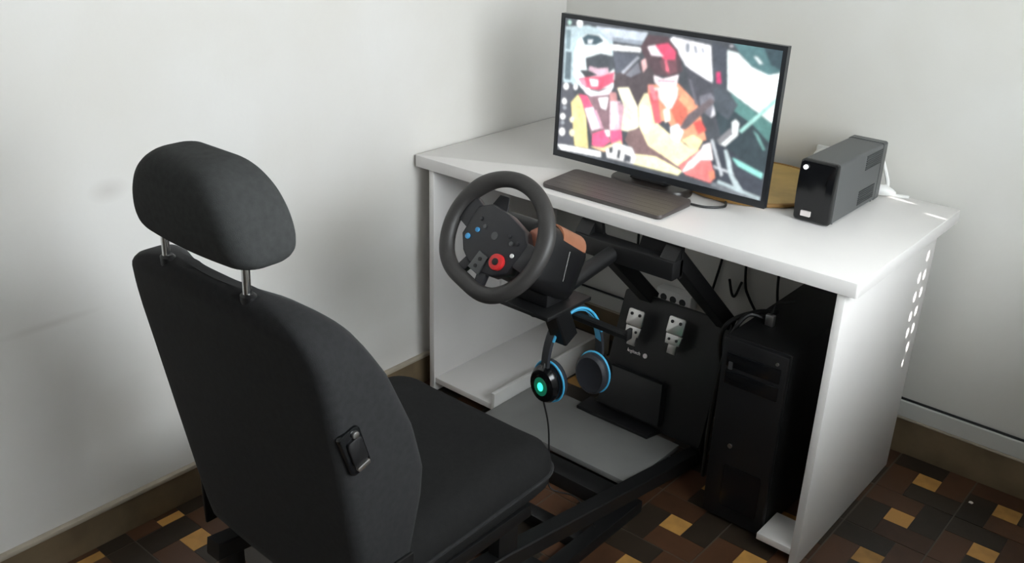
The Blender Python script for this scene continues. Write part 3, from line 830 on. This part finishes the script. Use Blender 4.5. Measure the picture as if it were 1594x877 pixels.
# keep sections from folding where they get thin
bm = B(); loft(bm, rings)
bk = obj('backrest', bm, 'fabric', seat, 50)
def cush_ring(inset, z, r=0.075, sag=0.0):
    x0, x1, y0, y1 = SX-0.250+inset, SX+0.250-inset, -0.985+inset*0.7, -0.444-inset
    out = []
    for x, y in rrect(x0, x1, y0, y1, max(0.02, r-inset*0.5), 7, 10, 12):
        q = abs(x-SX)/0.25
        f = (y+0.985)/0.53
        out.append((x, y, z + 0.012*max(0, (q-0.55)/0.45)**1.5 + 0.010*f - sag*(1-q*q)*(1-f*0.6)))
    return out
bm = B()
loft(bm, [cush_ring(0.05, 0.275), cush_ring(0.018, 0.282), cush_ring(0.004, 0.300), cush_ring(0.0, 0.330), cush_ring(0.003, 0.360),
          cush_ring(0.014, 0.382), cush_ring(0.032, 0.397), cush_ring(0.060, 0.405, sag=0.004), cush_ring(0.10, 0.407, sag=0.012), cush_ring(0.16, 0.405, sag=0.016), cush_ring(0.215, 0.402, sag=0.018)])
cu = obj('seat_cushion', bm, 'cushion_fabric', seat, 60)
obj('piping', tube(B(), cush_ring(-0.001, 0.330), 0.0042, 8, True), 'fabric', cu, 60)

HC = SX + 0.021
HK = [(0.966, 0.100, 0.018), (0.9685, 0.121, 0.032), (0.975, 0.135, 0.045), (0.988, 0.1425, 0.054), (1.008, 0.143, 0.0585), (1.032, 0.138, 0.060), (1.055, 0.130, 0.059),
      (1.077, 0.119, 0.056), (1.095, 0.105, 0.051), (1.109, 0.088, 0.044), (1.118, 0.070, 0.034), (1.123, 0.050, 0.022), (1.1245, 0.028, 0.010)]
HH = [tuple(v) for v in smooth_path(HK, 4)]
bm = B()
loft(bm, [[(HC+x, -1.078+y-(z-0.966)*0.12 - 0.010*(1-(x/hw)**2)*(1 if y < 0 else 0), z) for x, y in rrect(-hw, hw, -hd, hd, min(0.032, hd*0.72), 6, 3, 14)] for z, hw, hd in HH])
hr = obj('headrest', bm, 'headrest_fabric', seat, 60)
hr['label'] = 'charcoal headrest'
for s in (-1, 1):
    x = SX - 0.009 + s*0.1105
    obj('headrest_rod', tube(B(), [(x, -1.090, 0.86), (x, -1.090, 0.92), (x, -1.088, 0.985)], 0.0066, 14), 'chrome', seat)
    bm = B(); loft(bm, [[(x+r*math.cos(2*PI*i/16)*1.2, -1.088+r*math.sin(2*PI*i/16), z) for i in range(16)] for r, z in ((0.012, 0.895), (0.012, 0.911), (0.008, 0.915))])
    obj('rod_sleeve', bm, 'black', seat)
# recliner cover on the right-hand side
rc = thing_part = None
xs = SX + 0.262
Mr = Matrix.Translation((xs-0.006, -1.030, 0.678)) @ Matrix.Rotation(math.radians(17), 4, 'X') @ Matrix(((0, 0, 1, 0), (1, 0, 0, 0), (0, 1, 0, 0), (0, 0, 0, 1)))
bm = prism(B(), rrect(-0.021, 0.021, -0.043, 0.043, 0.010, 4), 0.0, 0.011, Mr, 0.002)
rc = obj('recliner_cover', bm, 'black_gloss', seat)
bm = prism(B(), rrect(-0.013, 0.017, -0.026, 0.026, 0.008, 4), 0.0105, 0.016, Mr, 0.002)
obj('recliner_knob', bm, 'black', rc)
obj('bolt', prism(B(), disc(0.008, 0.031, 0.0065, n=12), 0.010, 0.016, Mr, 0.001), 'steel', rc)
obj('clip', prism(B(), rrect(-0.010, 0.016, -0.036, -0.027, 0.003, 2), 0.010, 0.017, Mr, 0.001), 'steel', rc)
for s in (-1, 1):
    x = SX + s*0.205
    obj('slider_rail', box(B(), x-0.018, x+0.018, -0.93, -0.52, 0.245, 0.277, 0.003), 'black_metal', seat)
    obj('hinge_plate', box(B(), SX+s*0.255-0.004, SX+s*0.255+0.004, -1.0, -0.90, 0.25, 0.40, 0.003), 'black_metal', seat)

# ================================================================== RIG FRAME
rig = thing('rig_frame', (0.69, -0.4, 0), 'black square-tube racing rig frame carrying seat, wheel and pedals', 'frame')
for x in (0.452, 0.862):
    obj('side_rail', bar(B(), [(x, -1.02, 0.222), (x, -0.60, 0.168), (x, 0.225, 0.020) if x > 0.5 else (x, -0.49, 0.148)], 0.042, 0.040), 'black_metal', rig, 30)
    obj('rear_post', box(B(), x-0.02, x+0.02, -1.0, -0.96, 0.035, 0.20, 0.003), 'black_metal', rig, 30)
    obj('seat_bracket', box(B(), x-0.015, x+0.015, -0.90, -0.84, 0.20, 0.247, 0.002), 'black_metal', rig, 30)
    obj('seat_bracket', box(B(), x-0.015, x+0.015, -0.62, -0.56, 0.165, 0.247, 0.002), 'black_metal', rig, 30)
obj('cross_foot', box(B(), 0.41, 0.905, -1.0, -0.96, 0.0, 0.04, 0.003), 'black_metal', rig, 30)
obj('cross_foot', box(B(), 0.41, 0.905, -0.46, -0.42, 0.0, 0.04, 0.003), 'black_metal', rig, 30)
for x in (0.452, 0.862):
    obj('floor_rail', box(B(), x-0.02, x+0.02, -0.96, -0.06, 0.0, 0.035, 0.003), 'black_metal', rig, 30)
obj('dark_strip', box(B(), 0.36, 0.842, -0.125, -0.060, 0.0, 0.044, 0.004), 'black_metal', rig, 30)  # black strip added for the shade on the floor before the foot plate
obj('dark_strip', box(B(), 0.472, 0.842, -0.30, -0.26, 0.0, 0.035, 0.004), 'black_metal', rig, 30)
# pedal wall and braces
PA, PBk = Vector((0, 0.215, 0.055)), Vector((0, 0.325, 0.400))
for x in (0.605, 0.853):
    obj('brace', bar(B(), [(x, 0.0, 0.694), (x, 0.345, 0.385)], 0.042, 0.042), 'black_metal', rig, 30)
    obj('pedal_upright', bar(B(), [(x, 0.345, 0.40), (x, 0.262, 0.0)], 0.040, 0.034), 'black_metal', rig, 30)
obj('cross_bar', box(B(), 0.585, 0.876, -0.022, 0.026, 0.632, 0.680, 0.004), 'black_metal', rig, 30)
obj('gusset', prism(B(), [(0.745, 0.63), (0.876, 0.63), (0.876, 0.711), (0.765, 0.711)], -0.03, -0.018, Matrix(((1, 0, 0, 0), (0, 0, -1, -0.006), (0, 1, 0, 0), (0, 0, 0, 1)))), 'black_metal', rig, 30)
obj('gusset', prism(B(), [(0.585, 0.63), (0.66, 0.63), (0.645, 0.711), (0.600, 0.711)], -0.03, -0.018, Matrix(((1, 0, 0, 0), (0, 0, -1, -0.006), (0, 1, 0, 0), (0, 0, 0, 1)))), 'black_metal', rig, 30)
obj('wheel_arm', tube(B(), [(0.70, 0.0, 0.655), (0.695, -0.16, 0.626), (0.69, -0.31, 0.598)], 0.020, 14), 'black_metal', rig, 40)
obj('wheel_plate', box(B(), 0.60, 0.775, -0.36, -0.20, 0.612, 0.622, 0.002), 'black_metal', rig, 30)
obj('column', bar(B(), [(0.688, -0.24, 0.615), (0.688, -0.175, 0.48)], 0.05, 0.045), 'black_metal', rig, 30)
obj('headset_hook', bar(B(), [(0.675, -0.152, 0.532), (0.852, -0.152, 0.529)], 0.022, 0.016), 'black_metal', rig, 30)
obj('hook_end', box(B(), 0.848, 0.856, -0.163, -0.141, 0.521, 0.548, 0.002), 'black_metal', rig, 30)

# ================================================================== STEERING WHEEL
WC = Vector((0.683, -0.433, 0.805))
ta = math.radians(30)
Wm = Matrix.Translation(WC) @ Matrix(((1, 0, 0, 0), (0, math.sin(ta), -math.cos(ta), 0), (0, math.cos(ta), math.sin(ta), 0), (0, 0, 0, 1)))
Wr = Wm @ Matrix.Rotation(math.radians(-18), 4, 'Z')
wh = thing('steering_wheel', (0.69, -0.3, 0.622), 'black racing steering wheel with red dial clamped in front of the desk', 'steering wheel')
def rim_r(a):
    r = 0.1265
    s = math.sin(a)
    if s < 0: r = min(r, 0.1125/max(1e-6, -s))
    return r
N = 96
rad = []
for i in range(N):
    rad.append(sum(rim_r(2*PI*(i+k)/N) for k in range(-4, 5))/9)
rings = []
for i in range(N):
    a = 2*PI*i/N
    c = Vector((math.cos(a), math.sin(a), 0))
    grip = 1.0 + 0.16*math.exp(-((math.degrees(a)-150)/16)**2) + 0.16*math.exp(-((math.degrees(a)-30)/16)**2)
    rings.append([Wr @ (c*(rad[i]+0.0165*grip*math.cos(b_)*(1 if math.cos(b_) > 0 else 1.12)) + Vector((0, 0, 1))*0.0165*math.sin(b_)) for b_ in [2*PI*j/16 for j in range(16)]])
bm = B(); loft(bm, rings, closed=True)
obj('rim', bm, 'leather', wh, 60)
hubp = [(-0.078, -0.040), (-0.050, -0.066), (-0.022, -0.078), (0.022, -0.078), (0.052, -0.068), (0.080, -0.040), (0.082, 0.028), (0.055, 0.050), (0.0, 0.056), (-0.055, 0.050), (-0.082, 0.028)]
obj('hub', prism(B(), hubp, -0.028, 0.004, Wr, 0.005), 'hub', wh, 45)
for s in (-1, 1):
    sp = [(s*0.070, -0.026), (s*0.118, -0.020), (s*0.118, 0.042), (s*0.070, 0.034)]
    obj('spoke', prism(B(), sp if s > 0 else list(reversed(sp)), -0.018, 0.002, Wr, 0.003), 'hub', wh, 45)
    pd = [(s*0.035, 0.020), (s*0.085, 0.028), (s*0.080, 0.070), (s*0.056, 0.078), (s*0.040, 0.055)]
    obj('paddle', prism(B(), pd if s > 0 else list(reversed(pd)), -0.040, -0.035, Wr, 0.001), 'orange' if s > 0 else 'hub', wh, 45)
    st = [(s*0.008, -0.066), (s*0.034, -0.066), (s*0.044, -0.108), (s*0.022, -0.108)]
    obj('spoke', prism(B(), st if s > 0 else list(reversed(st)), -0.014, 0.001, Wr, 0.002), 'hub', wh, 45)
obj('bottom_plate', prism(B(), [(-0.011, -0.084), (0.022, -0.084), (0.020, -0.042), (-0.009, -0.042)], 0.002, 0.0075, Wr, 0.001), 'hubsteel', wh, 45)
for y in (-0.055, -0.072):
    obj('plate_bolt', prism(B(), disc(0.005, y, 0.0042, n=12), 0.007, 0.009, Wr), 'black', wh)
dl = obj('rotary_dial', prism(B(), disc(0.046, -0.036, 0.0175, n=28), 0.002, 0.014, Wr, 0.002), 'red', wh, 40)
obj('dial_cap', prism(B(), disc(0.046, -0.036, 0.0075, n=20), 0.013, 0.0165, Wr, 0.001), 'black', dl, 40)
for x, y, r, mt in [(-0.046, -0.012, 0.0052, 'blue_btn'), (-0.058, -0.036, 0.0062, 'blue_btn'), (-0.034, 0.004, 0.0045, 'hubsteel'), (-0.054, 0.012, 0.0045, 'hub'),
                    (0.047, 0.012, 0.0048, 'hubsteel'), (0.066, -0.006, 0.0045, 'white_plastic'), (0.060, 0.020, 0.0045, 'hub'), (0.034, 0.022, 0.0042, 'hub')]:
    obj('button', prism(B(), disc(x, y, r, n=14), 0.003, 0.0075, Wr, 0.0008), mt, wh, 40)
obj('hub_emblem', prism(B(), disc(0.0, 0.002, 0.0085, n=20), 0.003, 0.0056, Wr), 'hubsteel', wh, 40)
obj('shaft', tube(B(), [Wm @ Vector((0, 0, -0.025)), Wm @ Vector((0, 0, -0.075))], 0.032, 20), 'black', wh, 40)
bm = B()
loft(bm, [[Wm @ Vector((x*s, y*s2+dy, z)) for x, y in rrect(-0.085, 0.085, -0.075, 0.070, 0.035, 6)] for s, s2, dy, z in
          ((0.62, 0.72, 0, -0.052), (0.86, 0.92, 0, -0.062), (1, 1, 0, -0.095), (1, 1, -0.004, -0.20), (0.92, 0.94, -0.006, -0.235), (0.75, 0.8, -0.006, -0.245))])
bd = obj('wheel_base', bm, 'black', wh, 45)
bm = B()  # brown piece on the top of the wheel base
sec = [(x, y) for x, y in rrect(-0.083, 0.083, 0.0, 0.076, 0.034, 6, 1, 8) if y > 0.034 and x > 0.0]
def sheet(z, k): return [Wm @ Vector((x*k, y*k, z)) for x, y in sec] 
inner = [(x*0.94, y*0.95) for x, y in sec]
loft(bm, [[Wm @ Vector((x, y, z)) for x, y in sec + list(reversed(inner))] for z in (-0.120, -0.218)])
obj('base_top', bm, 'brown_top', wh, 45)['label'] = 'brown top of the wheel base'
obj('clamp', box(B(), 0.635, 0.745, -0.325, -0.235, 0.622, 0.68, 0.006), 'black', wh, 40)
obj('edge_glint', bar(B(), [Wm @ Vector((0.0875, 0.030, -0.150)), Wm @ Vector((0.0875, -0.035, -0.165))], 0.004, 0.005, 0.001), 'chrome', wh, 40)  # bright strip added for the glint on the base edge

# ================================================================== PEDALS
ps = thing('pedal_set', (0.69, 0.24, 0.05), 'black pedal panel with silver pedals under the desk', 'pedals')
# local frame of the leaning panel: X right, Y up the slope, Z out towards the driver
up = (PBk-PA).normalized(); nrm = Vector((0, -up.z, up.y))
Pm = Matrix(((1, 0, 0, 0), (0, up.y, nrm.y, PA.y), (0, up.z, nrm.z, PA.z), (0, 0, 0, 1)))
L = (PBk-PA).length
obj('panel', prism(B(), rrect(0.535, 0.880, 0.0, L, 0.01, 3), -0.02, 0.0, Pm, 0.002), 'black', ps, 40)
obj('heel_rest', prism(B(), [(0.50, 0.165), (0.745, 0.165), (0.760, 0.235), (0.50, 0.235)], 0.0505, 0.062, Matrix.Identity(4), 0.002), 'black', ps, 40)
bm = B(); prism(bm, [(0.545, 0.02), (0.76, 0.02), (0.74, 0.14), (0.565, 0.14)], 0.0, 0.03, Pm, 0.006)
obj('pedal_housing', bm, 'black', ps, 40)
def pedal(cx, y0):
    p = obj('pedal_arm', prism(B(), [(cx-0.013, y0-0.105), (cx+0.013, y0-0.105), (cx+0.013, y0-0.01), (cx-0.013, y0-0.01)], 0.030, 0.036, Pm, 0.001), 'steel', ps, 40)
    f = obj('pedal_face', prism(B(), rrect(cx-0.026, cx+0.026, y0-0.048, y0, 0.006, 4), 0.040, 0.046, Pm, 0.0012), 'steel', ps, 40)
    q = obj('pedal_face', prism(B(), [(cx-0.022, y0-0.078), (cx+0.022, y0-0.078), (cx+0.025, y0-0.050), (cx-0.025, y0-0.050)], 0.036, 0.042, Pm, 0.001), 'steel', ps, 40)
    for dx in (-0.013, 0.013):
        obj('grip_stud', prism(B(), disc(cx+dx, y0-0.014, 0.0048, n=12), 0.0455, 0.048, Pm), 'black', f, 40)
        obj('grip_stud', prism(B(), disc(cx+dx*0.9, y0-0.064, 0.004, n=12), 0.0415, 0.044, Pm), 'black', q, 40)
for cx, y0 in ((0.613, 0.320), (0.741, 0.337)):
    pedal(cx, y0)
text_mesh('panel_wordmark', 'logitech', 0.014, Pm @ Matrix.Translation((0.612, 0.192, 0.0012)), 'label', ps)
obj('panel_emblem', prism(B(), disc(0.650, 0.192, 0.007, n=16), 0.0, 0.0016, Pm), 'label', ps, 40)

# ================================================================== HEADSET
hs = thing('gaming_headset', (0.693, -0.145, 0.33), 'black headset with light blue piping hanging from the rig by its headband', 'headset')
axv = Vector((0.36, 0.933, 0)).normalized(); side = Vector((axv.y, -axv.x, 0))
mid = Vector((0.693, -0.142, 0))
def hb(t, a, zt, off=0.0): return mid + axv*(-a*math.cos(t)) + side*off + Vector((0, 0, 0.405 + zt*math.sin(t)))
bm = B(); rings = []
for k in range(33):
    t = PI*k/32
    r_ = []
    for da, dz, of in ((0.004, 0.005, 0.014), (0.004, 0.005, -0.014), (-0.003, -0.003, -0.015), (-0.003, -0.003, 0.015)):
        r_.append(hb(t, 0.078+da, 0.146+dz, of))
    rings.append(r_)
loft(bm, rings); obj('headband', bm, 'cushion', hs, 40)
bm = B(); rings = []
for k in range(29):
    t = PI*(0.10+0.8*k/28)
    rings.append([hb(t, 0.0745, 0.1425, of) + Vector((0, 0, dz)) for dz, of in ((0, 0.0125), (0, -0.0125), (-0.004, -0.0125), (-0.004, 0.0125))])
loft(bm, rings); pd = obj('headband_pad', bm, 'blue_pad', hs, 40); pd['label'] = 'light blue lining of the headband'
obj('headband_piping', tube(B(), [hb(PI*(0.16+0.68*k/28), 0.078, 0.147, 0.0155) for k in range(29)], 0.0036, 8), 'blue_pad', hs, 50)
for s in (-1, 1):
    c = mid + axv*(s*0.072) + Vector((0, 0, 0.358))
    out = Vector((0.0, s*1.0, -0.06)).normalized() if s < 0 else Vector((-0.05, 1.0, 0)).normalized()
    su = out.cross(Vector((0, 0, 1))).normalized()*-1; cu_ = out.cross(su)
    Cm = Matrix.Translation(c) @ Matrix(((su.x, cu_.x, out.x, 0), (su.y, cu_.y, out.y, 0), (su.z, cu_.z, out.z, 0), (0, 0, 0, 1)))
    bm = B()
    loft(bm, [[Cm @ Vector((x, y, z)) for x, y in disc(0, 0, 0.041*k, 0.051*k, 28)] for k, z in ((0.95, -0.010), (1.0, -0.004), (1.0, 0.010), (0.86, 0.020), (0.55, 0.024))])
    cup = obj('ear_cup', bm, 'black_gloss', hs, 40)
    bm = B()
    loft(bm, [[Cm @ Vector((x, y, z)) for x, y in disc(0, 0, 0.045*k, 0.055*k, 28)] for k, z in ((0.62, -0.028), (0.86, -0.032), (1.0, -0.026), (1.0, -0.012), (0.93, -0.008))])
    obj('ear_cushion', bm, 'cushion', cup, 50)
    obj('piping_ring', tube(B(), [Cm @ Vector((x, y, -0.0095)) for x, y in disc(0, 0, 0.0455, 0.0555, 36)], 0.0030, 8, True), 'blue_pad', cup, 50)
    obj('yoke', bar(B(), [hb(0.06 if s < 0 else PI-0.06, 0.078, 0.146), c + Vector((0, 0, 0.040)) + out*0.012], 0.016, 0.009), 'black', hs, 40)
    obj('light_lens', prism(B(), disc(0, 0, 0.020, 0.026, 20), 0.018, 0.0248, Cm, 0.001), 'led_ring', cup, 40)
    obj('light', prism(B(), disc(0, 0, 0.0085, 0.012, 14), 0.0245, 0.0256, Cm), 'led_green', cup, 40)
c = mid - axv*0.080 + Vector((0, 0, 0.315))
tag(obj('headset_cable', tube(B(), smooth_path([c, c+Vector((0.012, 0.012, -0.08)), c+Vector((0.020, 0.012, -0.18)), c+Vector((0.03, 0.01, -0.255)), c+Vector((0.10, 0.03, -0.262)), c+Vector((0.2, -0.03, -0.2625))], 8), 0.0022, 8), 'cable'),
    'thin black cable hanging from the headset down to the foot board', 'cable')

# ================================================================== PC TOWER
pc = thing('computer_tower', (1.08, 0.28, 0.0), 'black computer tower standing inside the right end of the desk', 'computer')
tx0, tx1, ty0, ty1, tz0, tz1 = 0.995, 1.160, 0.045, 0.540, 0.010, 0.508
obj('case', box(B(), tx0, tx1, ty0+0.02, ty1, tz0, tz1, 0.003), 'case', pc, 30)
ff = obj('front_panel', box(B(), tx0-0.001, tx1+0.001, ty0, ty0+0.02, tz0-0.001, tz1+0.001, 0.006), 'black', pc, 30)
for z in (0.455, 0.408):
    obj('drive_bay', box(B(), tx0+0.014, tx1-0.014, ty0-0.002, ty0+0.004, z-0.019, z+0.019, 0.0015), 'black_gloss', pc, 30)
My = Matrix.Translation((0, ty0, 0)) @ Matrix.Rotation(PI/2, 4, 'X')
obj('power_button', prism(B(), disc(1.048, 0.225, 0.006, n=14), -0.001, 0.003, My), 'steel', pc, 40)
obj('button', prism(B(), disc(1.135, 0.485, 0.004, n=14), -0.001, 0.004, My), 'steel', pc, 40)
obj('port_strip', prism(B(), rrect(1.016, 1.026, 0.430, 0.450, 0.002, 2), -0.001, 0.004, My), 'hubsteel', pc, 40)
obj('front_grille', prism(B(), rrect(1.04, 1.14, 0.05, 0.17, 0.006, 3), -0.001, 0.002, My), 'black_gloss', pc, 40)
for x in (1.015, 1.14):
    for y in (0.09, 0.50):
        obj('case_foot', prism(B(), disc(x, y, 0.010, n=12), 0.0, 0.012), 'black', pc)
ad = thing('silver_connector', (1.048, 0.18, tz1), 'small silver connector lying on top of the computer tower', 'connector')
obj('connector_body', box(B(), 1.036, 1.058, 0.165, 0.178, tz1+0.001, tz1+0.030, 0.002), 'steel', ad)
obj('connector_lead', tube(B(), smooth_path([(1.047, 0.172, tz1+0.029), (1.045, 0.20, tz1+0.05), (1.04, 0.26, tz1+0.03), (1.03, 0.34, tz1+0.004)], 6), 0.003, 8), 'cable', ad)

# ================================================================== CABLES AND POWER STRIP
strip = thing('power_strip', (0.515, YB-0.03, 0.20), 'white power strip fixed to the wall behind the pedals under the desk', 'power strip')
obj('strip_body', box(B(), 0.445, 0.575, YB-0.045, YB, 0.218, 0.272, 0.006), 'white_plastic', strip)
for x in (0.475, 0.51, 0.545):
    obj('socket', prism(B(), disc(x, 0.245, 0.012, n=16), 0.0, 0.0006, Matrix.Translation((0, YB-0.045, 0)) @ Matrix.Rotation(PI/2, 4, 'X')), 'vent', strip, 40)
wy = YB-0.012
for pts, lab in [
    ([(0.66, wy, 0.50), (0.637, wy, 0.36), (0.618, wy, 0.29), (0.57, wy, 0.27)], 'black cable slanting down the wall beside the right brace'),
    ([(0.68, wy, 0.36), (0.694, wy, 0.315), (0.706, wy, 0.312), (0.722, wy, 0.362)], 'short black cable loop on the wall under the desk'),
    ([(0.725, wy, 0.47), (0.734, wy, 0.362), (0.752, wy, 0.32), (0.79, wy, 0.27), (0.85, wy, 0.20)], 'black cable bending down the wall towards the computer tower'),
    ([(0.835, wy, 0.48), (0.839, wy, 0.37), (0.86, wy, 0.26)], 'black cable hanging beside the tower, closest to the right side panel'),
    ([(0.338, wy, 0.55), (0.342, wy, 0.29), (0.346, wy, 0.12)], 'thin cable hanging straight down the wall behind the wheel arm')]:
    tag(obj('hanging_cable', tube(B(), smooth_path(pts, 8), 0.0042, 8), 'cable'), lab, 'cable', 'cables hanging on the wall under the desk')
for pts, lab in [([(0.93, 0.20, 0.30), (0.925, 0.17, 0.42), (0.945, 0.16, 0.485), (0.99, 0.2, 0.515), (1.03, 0.25, tz1+0.006)], 'black cable bundle arching over the left edge of the computer tower'),
                 ([(0.95, 0.12, 0.052), (0.955, 0.11, 0.25), (0.965, 0.13, 0.44), (0.99, 0.16, 0.52), (1.03, 0.19, tz1+0.006)], 'black cable rising in front of the computer tower')]:
    tag(obj('tower_cable', tube(B(), smooth_path(pts, 8), 0.006, 8), 'cable'), lab, 'cable')
print('TILES', n_tiles, 'OBJECTS', len(bpy.data.objects))
